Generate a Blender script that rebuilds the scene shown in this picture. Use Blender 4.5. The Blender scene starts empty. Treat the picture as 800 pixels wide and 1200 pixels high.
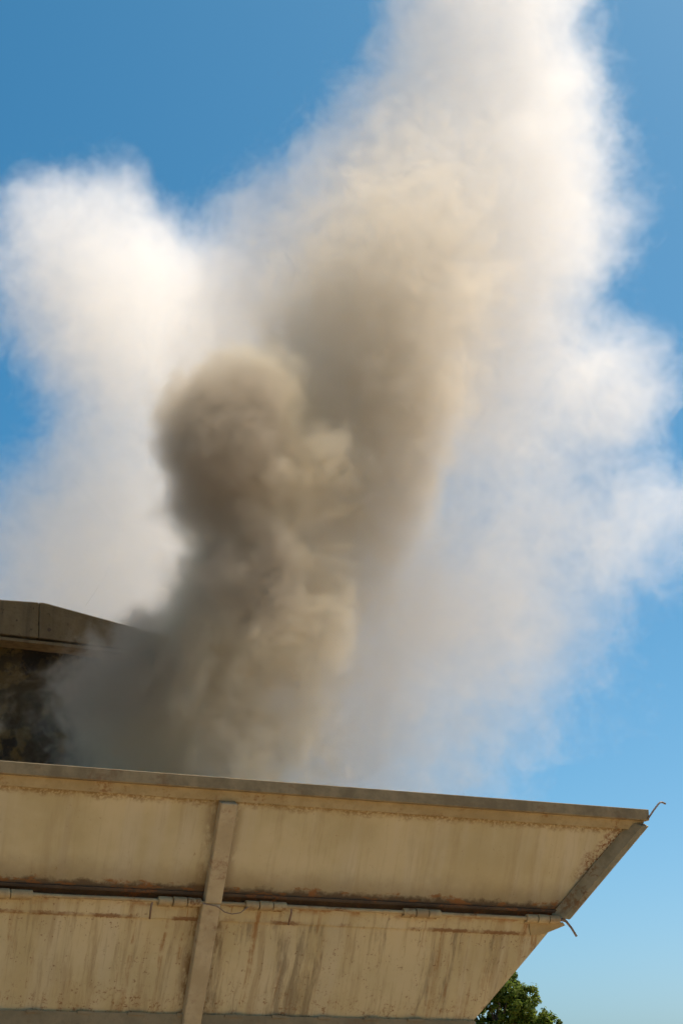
import bpy, bmesh, math, random
from mathutils import Vector, Matrix, noise as mnoise
random.seed(7)
R = math.radians
sc = bpy.context.scene
col = sc.collection

# ------------------------------------------------------------------ camera
F_PX = 2000.0
PITCH = math.atan(710 / F_PX)
CAM = Vector((0, 0, 1.6))
cd = bpy.data.cameras.new('camera')
cam = bpy.data.objects.new('camera', cd); col.objects.link(cam)
cam.location = CAM
cam.rotation_euler = (R(90) + PITCH, 0, 0)
cd.sensor_fit = 'VERTICAL'; cd.sensor_height = 36.0
cd.lens = 36.0 * F_PX / 1200.0
cd.clip_start = 0.1; cd.clip_end = 20000
sc.camera = cam

def at(px, py, Y):
    """point of the place seen at photo pixel (px, py), Y metres ahead"""
    c, s = math.cos(PITCH), math.sin(PITCH)
    a = (px - 400) / F_PX; b = (600 - py) / F_PX
    d = Vector((a, c - s * b, s + c * b))
    return CAM + d * (Y / d.y)

# ------------------------------------------------------------------ helpers
def tag(o, label=None, cat=None, group=None, kind=None):
    if label: o['label'] = label
    if cat: o['category'] = cat
    if group: o['group'] = group
    if kind: o['kind'] = kind
    return o

def obj(name, bm, mat, parent=None, smooth=False, bevel=0.0):
    bmesh.ops.recalc_face_normals(bm, faces=bm.faces)
    me = bpy.data.meshes.new(name); bm.to_mesh(me); bm.free()
    me.materials.append(mat)
    for p in me.polygons: p.use_smooth = smooth
    o = bpy.data.objects.new(name, me); col.objects.link(o)
    if parent: o.parent = parent
    if bevel:
        b = o.modifiers.new('bevel', 'BEVEL'); b.width = bevel; b.segments = 2; b.limit_method = 'ANGLE'
    return o

def prism(bm, bottom, top):
    a = [bm.verts.new(p) for p in bottom]; b = [bm.verts.new(p) for p in top]
    n = len(a)
    bm.faces.new(a[::-1]); bm.faces.new(b)
    for i in range(n):
        bm.faces.new((a[i], a[(i + 1) % n], b[(i + 1) % n], b[i]))

def box(bm, x0, x1, y0, y1, z0, z1):
    prism(bm, [(x0, y0, z0), (x1, y0, z0), (x1, y1, z0), (x0, y1, z0)],
          [(x0, y0, z1), (x1, y0, z1), (x1, y1, z1), (x0, y1, z1)])

def tube(bm, pts, r, seg=12):
    pts = [Vector(p) for p in pts]
    rr = r if isinstance(r, (list, tuple)) else [r] * len(pts)
    rings = []
    up = None
    for i, p in enumerate(pts):
        if i == 0: t = pts[1] - p
        elif i == len(pts) - 1: t = p - pts[i - 1]
        else: t = (pts[i + 1] - p).normalized() + (p - pts[i - 1]).normalized()
        t.normalize()
        if up is None:
            up = Vector((0, 0, 1)) if abs(t.z) < .9 else Vector((1, 0, 0))
        a = t.cross(up).normalized(); b = a.cross(t).normalized(); up = b
        rings.append([bm.verts.new(p + (a * math.cos(2 * math.pi * k / seg) + b * math.sin(2 * math.pi * k / seg)) * rr[i]) for k in range(seg)])
    for i in range(len(rings) - 1):
        for k in range(seg):
            bm.faces.new((rings[i][k], rings[i][(k + 1) % seg], rings[i + 1][(k + 1) % seg], rings[i + 1][k]))
    bm.faces.new(rings[0][::-1]); bm.faces.new(rings[-1])

class NT:
    """small node-tree writer"""
    def __init__(s, name):
        s.m = bpy.data.materials.new(name); s.m.use_nodes = True
        s.t = s.m.node_tree; s.t.nodes.clear()
        s.out = s.n('ShaderNodeOutputMaterial')
    def n(s, typ, ins=None, **kw):
        nd = s.t.nodes.new(typ)
        for k, v in kw.items(): setattr(nd, k, v)
        for k, v in (ins or {}).items():
            if isinstance(v, bpy.types.NodeSocket): s.t.links.new(v, nd.inputs[k])
            else: nd.inputs[k].default_value = v
        return nd
    def math(s, op, a, b=None, c=None, clamp=False):
        ins = {0: a}
        if b is not None: ins[1] = b
        if c is not None: ins[2] = c
        return s.n('ShaderNodeMath', ins, operation=op, use_clamp=clamp).outputs[0]
    def mr(s, v, a, b, c=0.0, d=1.0, smooth=True):
        return s.n('ShaderNodeMapRange', {0: v, 1: a, 2: b, 3: c, 4: d}, interpolation_type='SMOOTHSTEP' if smooth else 'LINEAR').outputs[0]
    def mix(s, f, a, b, mode='MIX'):
        nd = s.n('ShaderNodeMix', data_type='RGBA', blend_type=mode)
        for k, v in ((0, f), (6, a), (7, b)):
            if isinstance(v, bpy.types.NodeSocket): s.t.links.new(v, nd.inputs[k])
            else: nd.inputs[k].default_value = v if k == 0 else (*v, 1)
        return nd.outputs[2]
    def noise(s, vec, scale, detail=5, rough=.55, dist=0.0):
        return s.n('ShaderNodeTexNoise', {'Vector': vec, 'Scale': scale, 'Detail': detail, 'Roughness': rough, 'Distortion': dist})
    def mapping(s, vec, scale=(1, 1, 1), loc=(0, 0, 0)):
        return s.n('ShaderNodeMapping', {'Vector': vec, 'Scale': scale, 'Location': loc}).outputs[0]
    def surf(s, color, rough=.7, metal=0.0, bump=None, strength=.3, dist=.01, spec=.4):
        ins = {'Base Color': color if isinstance(color, bpy.types.NodeSocket) else (*color, 1), 'Roughness': rough, 'Metallic': metal, 'Specular IOR Level': spec}
        if bump is not None:
            ins['Normal'] = s.n('ShaderNodeBump', {'Height': bump, 'Strength': strength, 'Distance': dist}).outputs[0]
        p = s.n('ShaderNodeBsdfPrincipled', ins)
        s.t.links.new(p.outputs[0], s.out.inputs[0])
        return s.m

# ------------------------------------------------------------------ materials
Z0 = 4.2            # height of the hopper's rim
SL_V, SL_Z = .43, .90   # the side slopes inwards by this much per metre down

def paint_material(name, lower):
    t = NT(name)
    oc = t.n('ShaderNodeTexCoord').outputs['Object']
    sep = t.n('ShaderNodeSeparateXYZ', {0: oc})
    q = t.math('DIVIDE', t.math('SUBTRACT', Z0, sep.outputs[2]), SL_Z)      # metres down the slope
    # wobble so that the streaks are not ruled lines
    wob = t.noise(t.mapping(oc, (1.5, 1.5, 1.5)), 1.0, 3).outputs['Color']
    vec = t.n('ShaderNodeVectorMath', {0: oc, 1: t.n('ShaderNodeVectorMath', {0: wob, 1: (.06, .0, .0)}, operation='MULTIPLY').outputs[0]}, operation='ADD').outputs[0]
    st1 = t.noise(t.mapping(vec, (7, 0.3, .7)), 1.0, 8, .7).outputs[0]
    st2 = t.noise(t.mapping(vec, (22, 0.5, 1.6)), 1.0, 7, .7).outputs[0]
    st3 = t.noise(t.mapping(vec, (3.4, 0.3, .7), (5, 0, 0)), 1.0, 9, .72).outputs[0]
    broad = t.noise(oc, 1.3, 5).outputs[0]
    fine = t.noise(oc, 38, 5, .7).outputs[0]
    mid = t.noise(oc, 9, 6, .65).outputs[0]
    base = t.mix(t.mr(broad, .35, .65), (.41, .33, .172), (.50, .412, .24))
    pale = t.math('MULTIPLY', t.mr(t.noise(t.mapping(vec, (4.5, .3, .35), (9, 0, 2)), 1.0, 4, .5).outputs[0], .46, .66), .35)
    base = t.mix(pale, base, (.50, .43, .30))
    base = t.mix(t.math('MULTIPLY', t.mr(st1, .5, .64), .42 if lower else .2), base, (.25, .165, .07))
    base = t.mix(t.math('MULTIPLY', t.mr(st2, .54, .68), .4 if lower else .12), base, (.19, .125, .055))
    if lower:
        # grey brown runs hanging from the hinge line, mostly on the right-hand bay
        right = t.mr(sep.outputs[0], -4.3, -3.7)
        run = t.math('MULTIPLY', t.mr(st3, .5, .6), t.mr(st2, .38, .55))
        run = t.math('MULTIPLY', run, t.mr(right, 0, 1, .15, 1.0))
        run = t.math('MULTIPLY', run, t.mr(q, 1.12, 1.2))
        base = t.mix(t.math('MULTIPLY', run, .62), base, (.15, .11, .06))
        st4 = t.noise(t.mapping(vec, (11, .4, .8), (1, 0, 7)), 1.0, 8, .72).outputs[0]
        ru = t.math('MULTIPLY', t.mr(st4, .55, .66), t.mr(mid, .36, .55))
        ru = t.math('MULTIPLY', ru, t.mr(q, 1.1, 1.95, 1.0, .6))
        base = t.mix(t.math('MULTIPLY', ru, .85), base, (.24, .11, .028))
        sp = t.math('MULTIPLY', t.mr(fine, .57, .64), t.mr(mid, .48, .58))
        base = t.mix(t.math('MULTIPLY', sp, .75), base, (.15, .065, .02))
        # rust along the flange: a broken line at its lower edge, patches under the hinge knuckles
        ln = t.mr(t.math('ABSOLUTE', t.math('SUBTRACT', t.math('ADD', q, t.math('MULTIPLY', t.math('SUBTRACT', fine, .5), .05)), 1.168)), .022, .006)
        ln = t.math('MULTIPLY', ln, t.mr(t.noise(t.mapping(oc, (3, 1, 1)), 1.0, 4).outputs[0], .42, .56))
        base = t.mix(t.math('MULTIPLY', ln, .85), base, (.17, .07, .02))
        top = t.math('MULTIPLY', t.mr(t.math('ADD', q, t.math('MULTIPLY', mid, .12)), 1.17, 1.07), t.mr(t.noise(t.mapping(oc, (4, 2, 9)), 1.0, 6, .7).outputs[0], .47, .56))
        base = t.mix(t.math('MULTIPLY', top, .9), base, (.25, .10, .022))
        bot = t.math('MULTIPLY', t.mr(q, 1.70, 1.95), t.math('MULTIPLY', t.mr(fine, .5, .6), t.mr(mid, .45, .6)))
        base = t.mix(t.math('MULTIPLY', bot, .8), base, (.22, .11, .04))
    else:
        # soot and rust gathered on the bottom of the upper side, a stained line under the rim
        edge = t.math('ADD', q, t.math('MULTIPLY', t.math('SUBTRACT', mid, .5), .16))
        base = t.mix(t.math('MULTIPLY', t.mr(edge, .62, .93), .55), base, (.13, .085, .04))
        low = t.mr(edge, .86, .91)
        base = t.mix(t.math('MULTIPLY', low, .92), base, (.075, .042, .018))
        rb = t.math('MULTIPLY', t.mr(edge, .84, .88), t.mr(t.noise(t.mapping(oc, (5, 2, 16)), 1.0, 5, .65).outputs[0], .5, .57))
        base = t.mix(t.math('MULTIPLY', rb, .9), base, (.21, .078, .016))
        under = t.math('MULTIPLY', t.mr(edge, .215, .15), t.mr(fine, .38, .55))
        base = t.mix(t.math('MULTIPLY', under, .8), base, (.20, .12, .04))
        # rust patch beside the end beam
        xe = t.math('ADD', sep.outputs[0], t.math('MULTIPLY', q, .70))
        patch = t.math('MULTIPLY', t.mr(t.math('ADD', xe, t.math('MULTIPLY', mid, .35)), -.10, .04), t.mr(fine, .44, .56))
        patch = t.math('MULTIPLY', patch, t.mr(t.math('ABSOLUTE', t.math('SUBTRACT', q, .38)), .34, .12))
        base = t.mix(t.math('MULTIPLY', patch, .95), base, (.2, .075, .02))
        sp = t.math('MULTIPLY', t.mr(fine, .62, .68), t.mr(mid, .5, .6))
        base = t.mix(t.math('MULTIPLY', sp, .6), base, (.2, .1, .03))
    # stains down both sides of the ribs
    nr = t.math('ABSOLUTE', t.math('ADD', sep.outputs[0], 4.0))
    rs = t.math('MULTIPLY', t.mr(nr, .20, .09), t.mr(t.noise(t.mapping(oc, (6, 1, 3)), 1.0, 6, .7).outputs[0], .44, .56))
    base = t.mix(t.math('MULTIPLY', rs, .85 if lower else .5), base, (.16, .085, .025))
    h = t.math('ADD', t.math('MULTIPLY', broad, 1.0), t.math('MULTIPLY', fine, .08))
    return t.surf(base, .62, bump=h, strength=.35, dist=.03)

def plain_rusty(name, base, dark, rust, scale=6, amt=.6, rough=.75):
    t = NT(name)
    oc = t.n('ShaderNodeTexCoord').outputs['Object']
    a = t.noise(oc, scale, 6, .65).outputs[0]; b = t.noise(oc, scale * 5, 5, .7).outputs[0]
    c = t.noise(t.mapping(oc, (1, 1, 1), (9, 3, 1)), scale * .7, 6, .7).outputs[0]
    k = t.mix(t.mr(a, .35, .65), base, dark)
    k = t.mix(t.math('MULTIPLY', t.mr(b, .5, .7), .4), k, tuple(x * .6 for x in base))
    k = t.mix(t.math('MULTIPLY', t.math('MULTIPLY', t.mr(c, .52, .62), t.mr(b, .4, .6)), amt), k, rust)
    return t.surf(k, rough, bump=b, strength=.3, dist=.006)

M = {}
M['paint_up'] = paint_material('stained_cream_paint', False)
M['paint_low'] = paint_material('streaked_cream_paint', True)
M['rim'] = plain_rusty('dusty_grey_steel', (.26, .195, .10), (.17, .125, .062), (.17, .09, .035), 5, .6)
M['lip'] = plain_rusty('ochre_stained_paint', (.37, .28, .14), (.30, .22, .10), (.2, .09, .025), 5, .8)
M['beam'] = plain_rusty('weathered_cream_steel', (.43, .345, .21), (.36, .28, .16), (.19, .08, .03), 4, .5)
M['hinge'] = plain_rusty('worn_hinge_steel', (.38, .295, .155), (.28, .20, .10), (.16, .07, .02), 7, .9)
M['dark'] = plain_rusty('sooty_rusted_steel', (.085, .052, .026), (.05, .03, .016), (.20, .07, .015), 4, .95)
M['rod'] = plain_rusty('bare_rod_steel', (.20, .15, .12), (.15, .10, .07), (.2, .09, .04), 9, .6, .5)
M['endbeam'] = plain_rusty('olive_stained_steel', (.30, .24, .135), (.20, .16, .085), (.17, .075, .02), 5, .8)
M['base'] = plain_rusty('grey_base_steel', (.24, .185, .10), (.18, .14, .075), (.19, .09, .03), 4, .3)

def concrete(name, face):
    t = NT(name)
    oc = t.n('ShaderNodeTexCoord').outputs['Object']
    a = t.noise(oc, 1.6, 7, .6).outputs[0]; b = t.noise(oc, 14, 6, .7).outputs[0]
    st = t.noise(t.mapping(oc, (9, 9, .6)), 1.0, 5, .6).outputs[0]
    if face:
        k = t.mix(t.mr(a, .3, .7), (.125, .086, .038), (.195, .14, .07))
        k = t.mix(t.math('MULTIPLY', t.mr(st, .45, .7), .5), k, (.07, .052, .028))
        k = t.mix(t.math('MULTIPLY', t.mr(b, .58, .68), .7), k, (.035, .025, .014))
    else:
        # render flaking off in patches over near-black stone
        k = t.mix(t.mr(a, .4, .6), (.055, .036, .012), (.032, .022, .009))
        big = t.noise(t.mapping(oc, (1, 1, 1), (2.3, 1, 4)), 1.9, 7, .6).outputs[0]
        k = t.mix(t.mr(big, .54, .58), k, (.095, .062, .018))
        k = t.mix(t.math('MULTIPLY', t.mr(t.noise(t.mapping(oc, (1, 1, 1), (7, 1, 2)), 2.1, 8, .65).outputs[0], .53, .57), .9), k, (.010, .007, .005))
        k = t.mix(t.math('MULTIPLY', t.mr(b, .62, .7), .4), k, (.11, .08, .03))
    return t.surf(k, .9, bump=t.math('ADD', a, t.math('MULTIPLY', b, .3)), strength=.6, dist=.05)
M['coping'] = concrete('stained_concrete', True)
M['wall'] = concrete('dark_flaking_render', False)

def soil():
    t = NT('dry_soil')
    oc = t.n('ShaderNodeTexCoord').outputs['Object']
    a = t.noise(oc, .12, 8, .6).outputs[0]; b = t.noise(oc, 6, 8, .7).outputs[0]
    k = t.mix(t.mr(a, .35, .65), (.40, .30, .18), (.33, .24, .135))
    k = t.mix(t.math('MULTIPLY', t.mr(b, .5, .7), .5), k, (.25, .17, .09))
    return t.surf(k, .95, bump=b, strength=.5, dist=.05)
M['soil'] = soil()

# ------------------------------------------------------------------ ground
bm = bmesh.new()
g = [-5000, -600, -120, -40, -15, 0, 10, 20, 30, 45, 80, 160, 600, 5000]
vs = [[bm.verts.new((x, y, 0)) for x in g] for y in g]
for j in range(len(g) - 1):
    for i in range(len(g) - 1):
        bm.faces.new((vs[j][i], vs[j][i + 1], vs[j + 1][i + 1], vs[j + 1][i]))
tag(obj('ground', bm, M['soil']), 'dry brown earth under the hopper', 'ground', kind='structure')

# ------------------------------------------------------------------ the steel hopper
# local frame: x along the rim to the right (0 = right corner), y into the hopper, z up
CX, CY, TH = 2.77, 15.57, R(22.5)
hop = bpy.data.objects.new('steel_hopper', None); col.objects.link(hop)
hop.location = (CX, CY, 0); hop.rotation_euler = (0, 0, TH)
tag(hop, 'large rust streaked cream steel hopper with sloping sides, smoke rising out of it', 'hopper')
LEN, DEP = 9.2, 3.9
NO = Vector((0, -SL_Z, -SL_V)).normalized()
def P(s, q, w=0.0):
    return Vector((s, SL_V * q, Z0 - SL_Z * q)) + NO * w
def PB(s, q, w=0.0):    # the same on the far long side
    p = P(s, q, w); return Vector((p.x, DEP - p.y, p.z))
def slab(poly, w0, w1, f=P):
    bm = bmesh.new()
    prism(bm, [f(s, q, w0) for s, q in poly], [f(s, q, w1) for s, q in poly])
    return bm
E = .70
def xe(q): return -E * q
def xl(q): return -LEN + E * q
QJ, QB = .955, 2.0
NSEG = 24
def panel(q0, q1, f, wob, name, mat, w=0.0):
    """a sheet with the slight buckling of welded plate, 8 mm thick"""
    bm = bmesh.new(); nu, nv = 60, 14
    for side in (0, 1):
        rows = []
        for j in range(nv + 1):
            q = q0 + (q1 - q0) * j / nv; row = []
            for i in range(nu + 1):
                s = xl(q) + (xe(q) - xl(q)) * i / nu
                e = min(1, 4 * min(j, nv - j) / nv)
                d = wob * e * mnoise.noise(Vector((s * .9, q * 1.7, 3.1)))
                row.append(bm.verts.new(f(s, q, w + d - side * .01)))
            rows.append(row)
        for j in range(nv):
            for i in range(nu):
                fc = (rows[j][i], rows[j][i + 1], rows[j + 1][i + 1], rows[j + 1][i])
                bm.faces.new(fc if side else fc[::-1])
        if side == 0: first = rows
    for (A, B) in ((first[0], rows[0]), (first[-1], rows[-1]), ([r[0] for r in first], [r[0] for r in rows]), ([r[-1] for r in first], [r[-1] for r in rows])):
        for i in range(len(A) - 1):
            bm.faces.new((A[i], A[i + 1], B[i + 1], B[i]))
    return obj(name, bm, mat, hop, smooth=False)

up = panel(.0, QJ, P, .02, 'upper_side', M['paint_up'])
lo = panel(1.03, QB, P, .025, 'lower_side', M['paint_low'], w=.015)
up['label'] = 'upper cream side with a sooty lower edge'; lo['label'] = 'lower cream side streaked with rust'
panel(0, QB, PB, .02, 'rear_side', M['paint_low'])
# end walls
for s_of, nm, sg in ((xe, 'end_wall', 1), (xl, 'end_wall', -1)):
    bm = bmesh.new()
    a = [P(s_of(0), 0), PB(s_of(0), 0), PB(s_of(QB), QB), P(s_of(QB), QB)]
    off = Vector((-.012 * sg, 0, 0))
    prism(bm, a, [p + off for p in a])
    obj(nm, bm, M['paint_low'], hop)
# rim beam round the top
rb = bmesh.new()
box(rb, -LEN - .03, -.012, -.07, .09, Z0 - .062, Z0 + .038)
obj('rim_beam', rb, M['rim'], hop, bevel=.006)
rb = bmesh.new(); box(rb, -LEN - .03, .035, DEP - .09, DEP + .07, Z0 - .062, Z0 + .038); obj('rim_beam', rb, M['rim'], hop, bevel=.006)
rb = bmesh.new(); box(rb, -.11, .033, .093, DEP - .093, Z0 - .06, Z0 + .035); obj('rim_beam', rb, M['rim'], hop, bevel=.006)
rb = bmesh.new(); box(rb, -LEN - .028, -LEN + .12, .093, DEP - .093, Z0 - .06, Z0 + .035); obj('rim_beam', rb, M['rim'], hop, bevel=.006)
# ochre lip below the rim
bm = slab([(-LEN + .03, .045), (-.045, .045), (xe(.135), .135), (xl(.135), .135)], .012, .04)
for i in range(240):      # weld beads under it
    mtx = Matrix.Translation(P(random.uniform(-6.6, -.15), .138 + random.uniform(-.004, .008), .014)) @ Matrix.Diagonal((random.uniform(1, 4), 1, 1, 1))
    bmesh.ops.create_icosphere(bm, subdivisions=1, radius=random.uniform(.004, .011), matrix=mtx)
obj('rim_lip', bm, M['lip'], hop)

# dark joint behind the hinge
obj('joint_plate', slab([(xl(.86), .86), (xe(.86) - .01, .86), (xe(1.06) - .01, 1.06), (xl(1.06), 1.06)], -.10, -.07), M['dark'], hop)
obj('joint_angle', slab([(xl(.925), .925), (xe(.925) - .05, .925), (xe(.953) - .05, .953), (xl(.953), .953)], .004, .022), M['dark'], hop, bevel=.003)

# ribs
def rib(s, q0, q1, w, top=False):
    sl = s
    o = obj('rib', slab([(sl - w / 2, q0), (sl + w / 2, q0), (sl + w / 2, q1), (sl - w / 2, q1)], .012, .10), M['beam'], hop, bevel=.012)
    return o
rib(-4.0, .138, .992, .145)
rib(-4.012, .998, 2.07, .158)
rib(-8.1, .138, .955, .135)
rib(-8.1, 1.05, 2.07, .15)

# end beam on the right corner of the upper side, and its mate on the left
def end_beam(so, sg):
    bm = bmesh.new()
    prof = [(-.115 * sg, .006), (.01 * sg, .006), (.035 * sg, .03), (.035 * sg, .105), (.012 * sg, .125), (-.035 * sg, .105)]
    prism(bm, [P(so(.075) + a, .075, w) for a, w in prof], [P(so(.975) + a, .975, w) for a, w in prof])
    obj('end_beam', bm, M['endbeam'], hop, bevel=.005)
end_beam(xe, 1); end_beam(xl, -1)

# lower side: top flange plate, ragged mud line, bottom channel
bm = slab([(xl(1.0), 1.025), (xe(1.0) - .06, 1.025), (xe(1.13) - .12, 1.155), (xl(1.13), 1.155)], .02, .036)
for i in range(520):      # ragged weld along its lower edge
    sx = random.uniform(-6.7, -.95)
    if mnoise.noise(Vector((sx * 1.3, 0, 0))) < -.15: continue
    mtx = Matrix.Translation(P(sx, 1.156 + random.uniform(-.002, .004), .03)) @ Matrix.Diagonal((random.uniform(1, 5), 1, 1, 1))
    bmesh.ops.create_icosphere(bm, subdivisions=1, radius=random.uniform(.003, .007), matrix=mtx)
obj('top_flange', bm, M['paint_low'], hop)
# gusset at the right end of the flange
obj('corner_gusset', slab([(xe(1.0) - .33, 1.03), (xe(1.0) + .02, 1.03), (xe(1.0) + .045, 1.055), (xe(1.12) - .06, 1.14), (xe(1.12) - .2, 1.165)], .0365, .05), M['lip'], hop, bevel=.003)

# hinge pipe with barrels
ph = .075
pipe_q = .995
bm = bmesh.new()
pts = [P(s, pipe_q + .006 * mnoise.noise(Vector((s * 2, 1, 1))), ph) for s in [-LEN + 1 + i * (LEN - 1.75) / 50 for i in range(51)]]
tube(bm, pts, .017, 10)
obj('hinge_pipe', bm, M['hinge'], hop, smooth=True)
def barrel(s0, s1, pin=None, parts=3):
    bm = bmesh.new()
    L = (s1 - s0) / parts
    for k in range(parts):
        a, b = s0 + k * L + .004, s0 + (k + 1) * L - .004
        r = .036 + (k % 2) * .003
        tube(bm, [P(a, pipe_q, ph), P(a + .004, pipe_q, ph), P(b - .004, pipe_q, ph), P(b, pipe_q, ph)], [r * .9, r, r, r * .9], 16)
        # strap holding the knuckle to the side
        prism(bm, [P(a + .01, pipe_q + .0, .03), P(b - .01, pipe_q, .03), P(b - .01, pipe_q + .06, .03), P(a + .01, pipe_q + .06, .03)],
              [P(a + .01, pipe_q, .06), P(b - .01, pipe_q, .06), P(b - .01, pipe_q + .06, .045), P(a + .01, pipe_q + .06, .045)])
    o = obj('hinge_barrel', bm, M['hinge'], hop, smooth=False)
    if pin is not None:
        b2 = bmesh.new()
        d = -1 if pin == 'left' else 1
        e = s0 if d < 0 else s1
        tube(b2, [P(e - d * .02, pipe_q, ph), P(e + d * .03, pipe_q, ph), P(e + d * .045, pipe_q + .012, ph + .005), P(e + d * .05, pipe_q + .05, ph + .01), P(e + d * .045, pipe_q + .155, ph + .005)], .0085, 8)
        p = obj('hinge_pin', b2, M['rod'], o, smooth=True)
    return o
barrel(-6.05, -5.50, None)
barrel(-4.47, -4.10, 'left')
barrel(-3.72, -3.35, 'right')
barrel(-2.28, -1.92, None)
barrel(-1.08, -.74, None)
# thin tie wire sagging off the pipe beside the rib
bm = bmesh.new()
tube(bm, [P(-4.10, .985, .12), P(-3.98, 1.00, .13), P(-3.90, 1.05, .125), P(-3.83, 1.065, .12), P(-3.76, 1.05, .12), P(-3.70, 1.0, .11)], .0045, 6)
obj('tie_wire', bm, M['rod'], hop, smooth=True)
# bent rods
bm = bmesh.new()
tube(bm, [P(xe(1) + -.05, pipe_q, ph), P(xe(1) + .0, pipe_q, ph), P(xe(1) + .03, pipe_q + .012, ph), P(xe(1) + .085, pipe_q + .065, ph + .02), P(xe(1) + .145, pipe_q + .135, ph + .03)], [.016, .016, .012, .0105, .0105], 10)
obj('pin_handle', bm, M['rod'], hop, smooth=True)
bm = bmesh.new()
tube(bm, [(-.03, -.078, Z0 - .045), (-.005, -.078, Z0 - .015), (.035, -.078, Z0 + .035), (.085, -.078, Z0 + .090), (.103, -.078, Z0 + .106), (.125, -.078, Z0 + .112), (.165, -.078, Z0 + .100)], .0085, 10)
obj('bent_rod', bm, M['rod'], hop, smooth=True)

# bottom channel, floor and frame (below the picture)
bm = bmesh.new(); zb = Z0 - SL_Z * QB
box(bm, xl(QB) - .02, xe(QB) + .02, SL_V * QB - .05, SL_V * QB + .12, zb - .19, zb + .012)
sx = xl(QB) + .3
while sx < xe(QB) - .3:   # weld tabs along its top edge
    wd = random.uniform(.10, .16)
    box(bm, sx, sx + wd, SL_V * QB - .062, SL_V * QB - .048, zb - .004, zb + .018); sx += .42
obj('base_channel', bm, M['base'], hop)
bm = bmesh.new(); box(bm, xl(QB) - .02, xe(QB) + .02, DEP - SL_V * QB - .12, DEP - SL_V * QB + .05, zb - .19, zb + .012); obj('base_channel', bm, M['base'], hop, bevel=.006)
bm = bmesh.new(); box(bm, xl(QB) + .02, xe(QB) - .02, SL_V * QB + .125, DEP - SL_V * QB - .125, zb - .15, zb - .05); obj('floor_plate', bm, M['dark'], hop)
for s in (xl(QB) + .2, -4.6, xe(QB) - .2):
    for y in (SL_V * QB + .05, DEP - SL_V * QB - .05):
        bm = bmesh.new(); box(bm, s - .09, s + .09, y - .09, y + .09, 0, zb - .192)
        box(bm, s - .17, s + .17, y - .17, y + .17, .002, .03)
        obj('leg', bm, M['base'], hop, bevel=.005)

# ------------------------------------------------------------------ crushed rubble heaped in the hopper's left part
RT = Matrix.Translation((CX, CY, 0)) @ Matrix.Rotation(TH, 4, 'Z')
bm = bmesh.new()
def heap_h(x, y):
    return 3.93 + .90 * math.exp(-((x + 6.95) / .95) ** 2 - ((y - 2.2) / 1.0) ** 2)
ico = bmesh.new(); bmesh.ops.create_icosphere(ico, subdivisions=1, radius=1)
iv = [v.co.copy() for v in ico.verts]; ifc = [[v.index for v in f.verts] for f in ico.faces]; ico.free()
def stone(bm, mtx):
    w_ = [bm.verts.new(mtx @ v) for v in iv]
    for f in ifc: bm.faces.new([w_[i] for i in f])
for i in range(2600):
    x = random.uniform(-8.3, -4.4); y = random.uniform(.6, 3.3)
    z = heap_h(x, y) + random.uniform(-.03, .03)
    r = random.choice((.02, .025, .03, .045))
    stone(bm, Matrix.Translation((x, y, z)) @ Matrix.Rotation(random.uniform(0, 6), 4, Vector((random.random(), random.random(), 1)).normalized()) @ Matrix.Diagonal((r, r * random.uniform(.6, 1), r * random.uniform(.5, .9), 1)))
n0 = 40
grid = [[bm.verts.new((-8.3 + 3.9 * i / n0, .55 + 2.75 * j / n0, heap_h(-8.3 + 3.9 * i / n0, .55 + 2.75 * j / n0) - .02)) for i in range(n0 + 1)] for j in range(n0 + 1)]
for j in range(n0):
    for i in range(n0):
        bm.faces.new((grid[j][i], grid[j][i + 1], grid[j + 1][i + 1], grid[j + 1][i]))
bm.transform(RT)
t = NT('crushed_rubble')
oc = t.n('ShaderNodeTexCoord').outputs['Object']
v = t.n('ShaderNodeTexVoronoi', {'Vector': oc, 'Scale': 26.0}).outputs['Color']
k = t.mix(t.mr(t.n('ShaderNodeSeparateColor', {0: v}).outputs[0], .3, .95), (.03, .026, .022), (.22, .20, .17))
t.surf(k, .9)
tag(obj('rubble', bm, t.m), 'dark crushed rubble heaped just above the left of the hopper rim', 'rubble', kind='stuff')

# ------------------------------------------------------------------ concrete wall behind the hopper
nrm = Vector((math.sin(TH), -math.cos(TH), 0))   # faces the camera side
C0 = Vector((CX, CY, 0))
def on_plane(px, py, back):
    p0 = C0 - nrm * back
    d = at(px, py, 10) - CAM
    k = (p0 - CAM).dot(nrm) / d.dot(nrm)
    return CAM + d * k
wall = bpy.data.objects.new('concrete_wall', None); col.objects.link(wall)
wb = on_plane(50, 706, 5.6); wall.location = (wb.x, wb.y, 0); wall.rotation_euler = (0, 0, TH)
tag(wall, 'tall dark concrete wall with a projecting stained coping, left behind the hopper and half veiled by smoke', 'wall')
inv = (Matrix.Translation(wall.location) @ Matrix.Rotation(TH, 4, 'Z')).inverted()
bk = 5.6
def cope(pxs, name, gap=0.0):
    pts = [inv @ on_plane(x, y, bk) for x, y in pxs]
    bm = bmesh.new(); prism(bm, pts, [p + Vector((0, .75, 0)) for p in pts])
    return obj(name, bm, M['coping'], wall, bevel=.012)
a0 = cope([(-420, 672), (45.9, 705.7), (45.5, 747.5), (-420, 699)], 'coping')
a1 = cope([(46.4, 705.8), (52, 706), (165, 737), (245, 760), (245, 773), (165, 763), (46, 747.6)], 'coping')
# formwork hole and pour marks
for (x, y, r) in ((58, 738, .022), (20, 727, .010), (110, 746, .012)):
    p = inv @ on_plane(x, y, bk)
    bm = bmesh.new(); bmesh.ops.create_cone(bm, cap_ends=True, segments=14, radius1=r, radius2=r, depth=.01, matrix=Matrix.Translation(p + Vector((0, -.003, 0))) @ Matrix.Rotation(R(90), 4, 'X'))
    obj('tie_hole', bm, M['dark'], wall)
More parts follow.
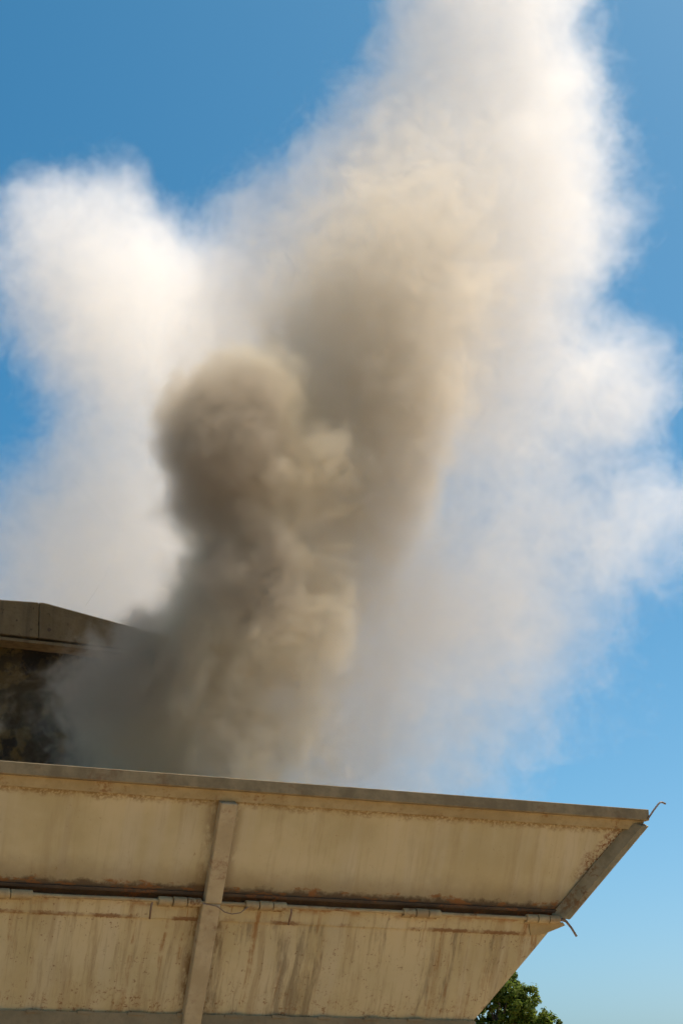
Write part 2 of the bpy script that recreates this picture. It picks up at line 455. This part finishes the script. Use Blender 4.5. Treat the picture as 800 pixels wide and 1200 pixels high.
# thin drip edge under the coping
pa, pb = inv @ on_plane(-420, 699.3, bk), inv @ on_plane(245, 773.3, bk)
bm = bmesh.new(); dz = Vector((0, 0, -.035)); o3 = Vector((0, -.012, 0))
prism(bm, [pa + o3, pb + o3, pb + o3 + dz, pa + o3 + dz], [p + Vector((0, .5, 0)) for p in (pa, pb, pb + dz, pa + dz)])
obj('drip_edge', bm, M['coping'], wall)
# wall face set back under the coping, uneven
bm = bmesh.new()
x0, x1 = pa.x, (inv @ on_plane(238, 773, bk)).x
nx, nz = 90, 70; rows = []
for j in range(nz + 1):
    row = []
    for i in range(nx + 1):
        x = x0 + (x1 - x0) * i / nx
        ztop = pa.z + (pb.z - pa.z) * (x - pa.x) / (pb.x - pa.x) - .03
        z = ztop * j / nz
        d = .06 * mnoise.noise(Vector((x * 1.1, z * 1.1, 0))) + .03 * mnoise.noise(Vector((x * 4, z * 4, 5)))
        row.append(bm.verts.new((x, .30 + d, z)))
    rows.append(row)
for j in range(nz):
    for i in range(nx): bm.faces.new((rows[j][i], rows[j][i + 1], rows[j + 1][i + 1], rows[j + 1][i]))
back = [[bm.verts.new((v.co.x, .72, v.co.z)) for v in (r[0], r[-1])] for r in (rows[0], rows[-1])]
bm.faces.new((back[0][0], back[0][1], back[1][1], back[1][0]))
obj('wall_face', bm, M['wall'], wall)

# ------------------------------------------------------------------ tree far beyond the right corner
def leaf_material():
    t = NT('leaf_green')
    oc = t.n('ShaderNodeTexCoord').outputs['Object']
    a = t.noise(oc, .8, 3).outputs[0]; b = t.noise(oc, 9, 2).outputs[0]
    k = t.mix(t.mr(a, .35, .65), (.10, .155, .02), (.18, .23, .03))
    k = t.mix(t.math('MULTIPLY', t.mr(b, .5, .7), .6), k, (.23, .26, .035))
    ins = {'Base Color': k, 'Roughness': .6, 'Specular IOR Level': .3}
    p = t.n('ShaderNodeBsdfPrincipled', ins)
    tr = t.n('ShaderNodeBsdfTranslucent', {'Color': k})
    mx = t.n('ShaderNodeMixShader', {0: .65, 1: p.outputs[0], 2: tr.outputs[0]})
    t.t.links.new(mx.outputs[0], t.out.inputs[0]); return t.m
leafm = leaf_material()
t = NT('bark'); bark = t.surf((.10, .075, .05), .9)
TD = 95.0
top = at(600, 1140, TD)
tree = bpy.data.objects.new('broadleaf_tree', None); col.objects.link(tree)
tb = at(581, 1200, TD); tree.location = (tb.x, TD, 0)
tag(tree, 'bushy green tree showing its crown beyond the lower right corner of the hopper', 'tree')
H = top.z
bm = bmesh.new()
tube(bm, [(0, 0, 0), (.1, 0, 2), (0, .1, H * .5), (.1, 0, H * .75), (.2, 0, H * .9)], [.42, .34, .25, .13, .05], 12)
clumps = []
rr = random.Random(11)
# crown outline: clump centres (x, z from the top, radius) sized in metres at the tree
cl = [(.7, -1.1, .95), (-.3, -.95, .8), (1.7, -1.7, .95), (2.35, -2.6, .8), (-1.2, -1.6, 1.0), (2.75, -3.5, .85), (.4, -2.2, 1.1), (-2.0, -2.6, 1.0), (1.5, -3.0, 1.0), (-.8, -3.2, 1.1), (2.2, -4.4, .95), (.5, -4.2, 1.2), (-2.7, -3.9, 1.1), (-1.6, -4.9, 1.2), (1.2, -5.6, 1.1), (0, -6.0, 1.1), (-3.0, -5.2, 1.0), (2.6, -5.4, .8)]
for x, z, r in cl:
    for y in (-1.0, .9):
        clumps.append(Vector((x + rr.uniform(-.3, .3), y * rr.uniform(.4, 1.5), H + z + rr.uniform(-.2, .2))).to_tuple() + (r,))
for (x, y, z, r) in clumps:
    st = Vector((.05, 0, max(H * .35, z - 2.2)))
    tube(bm, [st, st.lerp(Vector((x, y, z)), .5) + Vector((0, 0, -.2)), (x, y, z)], [.11, .06, .02], 6)
obj('trunk', bm, bark, tree, smooth=True)
bm = bmesh.new()
for (x, y, z, r) in clumps:
    subs = []
    for k in range(20):
        d = Vector((rr.gauss(0, 1), rr.gauss(0, 1), rr.gauss(0, 1))).normalized() * r * rr.uniform(.45, 1.0)
        subs.append((Vector((x, y, z)) + d, rr.uniform(.2, .38)))
    for c, sr in subs:
        for k in range(80):
            d = Vector((rr.gauss(0, 1), rr.gauss(0, 1), rr.gauss(0, .7))).normalized()
            p = c + d * sr * rr.uniform(.3, 1.05)
            n = (d + Vector((rr.uniform(-.6, .6), rr.uniform(-.6, .6), rr.uniform(0, .9)))).normalized()
            a = n.orthogonal().normalized(); a = Matrix.Rotation(rr.uniform(0, 6.28), 3, n) @ a; b = n.cross(a)
            L = rr.uniform(.07, .13); Wd = L * .5
            vs_ = [bm.verts.new(p + a * L), bm.verts.new(p + b * Wd), bm.verts.new(p - a * L), bm.verts.new(p - b * Wd)]
            bm.faces.new(vs_)
me = bpy.data.meshes.new('crown'); bm.to_mesh(me); bm.free(); me.materials.append(leafm)
o = bpy.data.objects.new('crown', me); col.objects.link(o); o.parent = tree

# ------------------------------------------------------------------ smoke
WARP = .42
def smoke(name, plumes, balls, color, dens, label, cat, nscale, A, aniso, seed, rate=.5, color2=None, soot=None):
    """plumes: (Y, depth factor, [(py, left px, right px, weight) from the top down]): columns of smoke whose
    centre, radius and thickness change with height.  balls: (px, py, radius px, Y, weight): single puffs."""
    t = NT(name + '_vapour')
    oc = t.n('ShaderNodeTexCoord').outputs['Object']
    sh = t.n('ShaderNodeVectorMath', {0: oc, 1: seed}, operation='ADD').outputs[0]
    wn = t.noise(sh, nscale * .6, 3.5, .52).outputs['Color']
    wv = t.n('ShaderNodeVectorMath', {0: wn, 1: (WARP * 2.4,) * 3, 2: (-WARP * 1.2,) * 3}, operation='MULTIPLY_ADD').outputs[0]
    pos = t.n('ShaderNodeVectorMath', {0: oc, 1: wv}, operation='ADD').outputs[0]
    sp = t.n('ShaderNodeSeparateXYZ', {0: pos}).outputs
    F = None; FB = None
    hull = []
    for Y, kd, rows, core in plumes:
        pts = []
        for py, l, r, w in rows:
            c = at((l + r) / 2, py, Y); m = (c - CAM).length / F_PX
            pts.append((c.z, c.x, (r - l) / 2 * m, w))
        zs = [p[0] for p in pts]; z0, z1 = min(zs), max(zs)
        xm = min(p[1] for p in pts); xr = max(p[1] for p in pts) - xm + 1e-3
        rm = max(p[2] for p in pts)
        cr = t.n('ShaderNodeValToRGB', {0: t.math('MULTIPLY_ADD', sp[2], 1 / (z1 - z0), -z0 / (z1 - z0))})
        ramp = cr.color_ramp; ramp.interpolation = 'B_SPLINE'
        pts.sort()
        while len(ramp.elements) < len(pts): ramp.elements.new(.5)
        for e, p in zip(ramp.elements, pts):
            e.position = (p[0] - z0) / (z1 - z0)
        for e, p in zip(ramp.elements, pts):
            e.color = ((p[1] - xm) / xr, p[2] / rm, p[3] * .5, 1)
        rgb = t.n('ShaderNodeSeparateColor', {0: cr.outputs[0]}).outputs
        dx = t.math('SUBTRACT', sp[0], t.math('MULTIPLY_ADD', rgb[0], xr, xm))
        dy = t.math('MULTIPLY_ADD', sp[1], kd, -Y * kd)
        d = t.math('SQRT', t.math('MULTIPLY_ADD', dx, dx, t.math('MULTIPLY', dy, dy)))
        u = t.math('DIVIDE', d, t.math('MULTIPLY', rgb[1], rm))
        f = t.math('MULTIPLY', t.mr(u, 1.0, core, 0.0, 2.0), rgb[2])
        if F is None: F1 = f
        F2 = f
        F = f if F is None else t.math('ADD', F, f)
        for (za, xa, ra, wa), (zb_, xb, rb_, wb_) in zip(pts[:-1], pts[1:]):
            n = max(2, int(abs(zb_ - za) / .25))
            for k in range(n + 1):
                g_ = k / n
                rr_ = (ra + (rb_ - ra) * g_)
                hull.append((Vector((xa + (xb - xa) * g_, Y, za + (zb_ - za) * g_)), rr_, 1 / kd))
    for px, py, rp, Y, w in balls:
        c = at(px, py, Y); rad = rp * (c - CAM).length / F_PX
        d = t.n('ShaderNodeVectorMath', {0: pos, 1: c}, operation='DISTANCE').outputs['Value']
        f = t.mr(d, rad, rad * .25, 0.0, w)
        F = f if F is None else t.math('ADD', F, f)
        if w >= .5: FB = f if FB is None else t.math('ADD', FB, f)
        hull.append((c, rad, 1.0))
    # the closed skin that holds the smoke, a little wider than the smoke itself
    ico = bmesh.new(); bmesh.ops.create_icosphere(ico, subdivisions=3, radius=1)
    iv = [v.co.copy() for v in ico.verts]; ifc = [[v.index for v in f.verts] for f in ico.faces]; ico.free()
    V, Fc = [], []
    for c, r, kd in hull:
        o0 = len(V)
        flat = .75
        V += [(c.x + v.x * (r + WARP * .25), c.y + v.y * (r * kd + WARP * .25), c.z + v.z * max(.25, r * .35)) for v in iv]
        Fc += [[o0 + i for i in f] for f in ifc]
    me = bpy.data.meshes.new(name); me.from_pydata(V, [], Fc)
    tmp = bpy.data.objects.new('hull', me); col.objects.link(tmp)
    m = tmp.modifiers.new('r', 'REMESH'); m.mode = 'VOXEL'; m.voxel_size = .14
    m = tmp.modifiers.new('s', 'SMOOTH'); m.iterations = 4
    dg = bpy.context.evaluated_depsgraph_get()
    me2 = bpy.data.meshes.new_from_object(tmp.evaluated_get(dg))
    me2.name = name
    bpy.data.objects.remove(tmp); bpy.data.meshes.remove(me)
    fb = t.noise(t.n('ShaderNodeVectorMath', {0: pos, 1: seed}, operation='SUBTRACT').outputs[0], nscale * 1.8, 6.0, .76).outputs[0]
    nn = t.mr(fb, .30, .74, 0.0, A, smooth=False)
    e = t.math('MINIMUM', t.math('MAXIMUM', t.math('SUBTRACT', F, nn), 0.0), 1.2)
    cc = (*color, 1)
    if color2:      # the young smoke at the bottom is sootier than the spread-out smoke above it
        cc = t.mix(t.mr(t.math('DIVIDE', F2, t.math('ADD', F, .01)), .2, .85), color, color2)
        if soot: cc = t.mix(t.mr(t.math('DIVIDE', FB, t.math('ADD', F, .01)), .05, .4), cc, soot)  # tints the strong puffs: soot on the head, painted shade on the lower lobe
    pv = t.n('ShaderNodeVolumePrincipled', {'Density': t.math('MULTIPLY', e, dens), 'Color': cc, 'Anisotropy': aniso})
    t.t.links.new(pv.outputs[0], t.out.inputs['Volume'])
    t.m.cycles.volume_step_rate = rate
    me2.materials.clear(); me2.materials.append(t.m)
    o = bpy.data.objects.new(name, me2); col.objects.link(o)
    tag(o, label, cat, kind='stuff')
    return o

smoke('brown_smoke', [
    (15.6, 1.0, [(400, 240, 350, 0), (420, 205, 385, .7), (460, 155, 425, 1.2), (520, 145, 450, 1.4), (570, 150, 455, 1.35), (610, 160, 455, 1.25), (650, 150, 460, 1.3),
                 (700, 130, 465, 1.35), (760, 90, 460, 1.25), (820, 50, 450, 1.1), (870, 20, 445, 1.05), (950, 0, 445, 1.05)], .3),
    (16.5, 1.1, [(0, 460, 640, 0), (90, 350, 700, .2), (160, 280, 720, .4), (240, 240, 710, .65), (320, 210, 700, .85), (380, 200, 670, 1.0), (440, 220, 630, 1.15), (500, 270, 610, 1.25),
                 (560, 290, 590, 1.25), (620, 300, 570, 1.1), (680, 310, 530, .9), (740, 320, 480, .6)], .15),
  ], [(50, 850, 140, 15.2, .32), (150, 790, 125, 15.3, .62), (248, 522, 132, 15.1, 1.1), (290, 680, 105, 15.2, .75)],
  (.825, .74, .575), 3.7, 'dense brown smoke column rolling up out of the hopper', 'smoke', 2.2, 1.0, .2, (3.1, 7.7, 1.3),   .45, (.85, .785, .67), (.65, .575, .46))
smoke('white_smoke', [
    (18.6, 1.35, [(-140, 400, 700, .9), (0, 390, 745, 1.0), (60, 375, 765, 1.05), (130, 320, 780, 1.1), (190, 250, 815, 1.15), (240, 200, 840, 1.2), (300, 90, 830, 1.25), (370, 50, 800, 1.25), (430, 40, 800, 1.15),
                  (500, 60, 780, .9), (550, 100, 760, .7), (600, 160, 720, .55), (680, 200, 700, .35)], .3),
    (18.4, 1.2, [(560, 350, 860, .15), (600, 260, 860, .45), (640, 220, 800, .6), (700, 200, 760, .75), (760, 200, 720, .78), (820, 200, 680, .76), (880, 180, 650, .72), (960, 180, 630, .7)], .0),
  ], [(480, 700, 130, 18.2, .4), (400, 850, 130, 17.8, .7), (420, 740, 120, 17.8, .6), (715, 450, 110, 18.9, .5), (700, 560, 170, 18.9, .42), (780, 640, 150, 18.9, .5), (650, 700, 150, 18.6, .4), (760, 440, 100, 18.9, .4), (650, 820, 200, 18.6, .36), (430, 700, 120, 17.9, .4)],
  (.988, .965, .925), 1.2, 'pale smoke billowing high behind the brown column and thinning to the right', 'smoke', 2.0, .9, .3, (13.1, 2.7, 5.3), .62)
smoke('drifting_smoke', [
    (21.5, 1.2, [(180, 40, 180, .1), (225, -50, 230, .8), (270, -80, 280, 1.15), (330, -100, 400, 1.2), (390, -80, 440, 1.2), (450, -50, 450, 1.05), (510, -30, 450, 1.0), (560, -80, 450, 1.1), (620, -140, 460, 1.2),
                 (700, -170, 480, 1.2), (780, -180, 480, 1.1)], .25),
  ], [(150, 210, 60, 21.5, .4)],
  (.988, .968, .93), 1.1, 'white smoke cloud drifting off to the left above the concrete wall', 'smoke', 1.7, .9, .3, (23.1, 9.7, 15.3), .62)

# ------------------------------------------------------------------ light
SUN_EL, SUN_AZ = R(64), R(66)      # azimuth measured from straight ahead (+Y), clockwise positive
w = bpy.data.worlds.new('World'); sc.world = w; w.use_nodes = True
nt = w.node_tree; nt.nodes.clear()
sky = nt.nodes.new('ShaderNodeTexSky'); sky.sky_type = 'NISHITA'; sky.sun_disc = False
sky.sun_elevation = SUN_EL; sky.sun_rotation = SUN_AZ
sky.air_density = .6; sky.dust_density = 2.0; sky.ozone_density = 3.0
bg = nt.nodes.new('ShaderNodeBackground'); bg.inputs[1].default_value = .1
wo = nt.nodes.new('ShaderNodeOutputWorld')
def nd(typ, **kw):
    n = nt.nodes.new(typ)
    for k, v in kw.items(): setattr(n, k, v)
    return n
sepc, comb = nd('ShaderNodeSeparateColor'), nd('ShaderNodeCombineColor')
nt.links.new(sky.outputs[0], sepc.inputs[0])
SKY_K = .1
for i, (g, k) in enumerate(((2.15, 3.9), (1.25, 1.53), (1.06, 1.19))):      # the camera's rendering of a clear, deep blue sky
    m0 = nd('ShaderNodeMath', operation='MULTIPLY'); m0.inputs[1].default_value = SKY_K
    m1 = nd('ShaderNodeMath', operation='POWER'); m1.inputs[1].default_value = g
    m2 = nd('ShaderNodeMath', operation='MULTIPLY'); m2.inputs[1].default_value = k / SKY_K
    m3 = nd('ShaderNodeMath', operation='MINIMUM'); m3.inputs[1].default_value = 14.0
    nt.links.new(sepc.outputs[i], m0.inputs[0]); nt.links.new(m0.outputs[0], m1.inputs[0]); nt.links.new(m1.outputs[0], m2.inputs[0])
    nt.links.new(m2.outputs[0], m3.inputs[0]); nt.links.new(m3.outputs[0], comb.inputs[i])
nt.links.new(comb.outputs[0], bg.inputs[0])
nt.links.new(bg.outputs[0], wo.inputs[0])
sl = bpy.data.lights.new('sun', 'SUN'); sl.energy = 4.0; sl.angle = R(.5); sl.color = (1, .91, .79)
so = bpy.data.objects.new('sun', sl); col.objects.link(so)
sd = Vector((math.sin(SUN_AZ) * math.cos(SUN_EL), math.cos(SUN_AZ) * math.cos(SUN_EL), math.sin(SUN_EL)))
so.rotation_euler = sd.to_track_quat('Z', 'Y').to_euler()
so.location = (0, 0, 30)

vs = sc.view_settings
vs.view_transform = 'Standard'; vs.look = 'None'; vs.gamma = 1; vs.use_curve_mapping = False
vs.exposure = 0.5
cy = sc.cycles
cy.use_adaptive_sampling = True; cy.adaptive_threshold = .065; cy.adaptive_min_samples = 16
cy.use_denoising = True
try: cy.denoiser = 'OPENIMAGEDENOISE'
except Exception: pass
cy.max_bounces = 10; cy.diffuse_bounces = 3; cy.glossy_bounces = 2; cy.transmission_bounces = 2
cy.volume_bounces = 6; cy.transparent_max_bounces = 24
cy.volume_step_rate = 1.0; cy.volume_max_steps = 128
cy.sample_clamp_indirect = 4
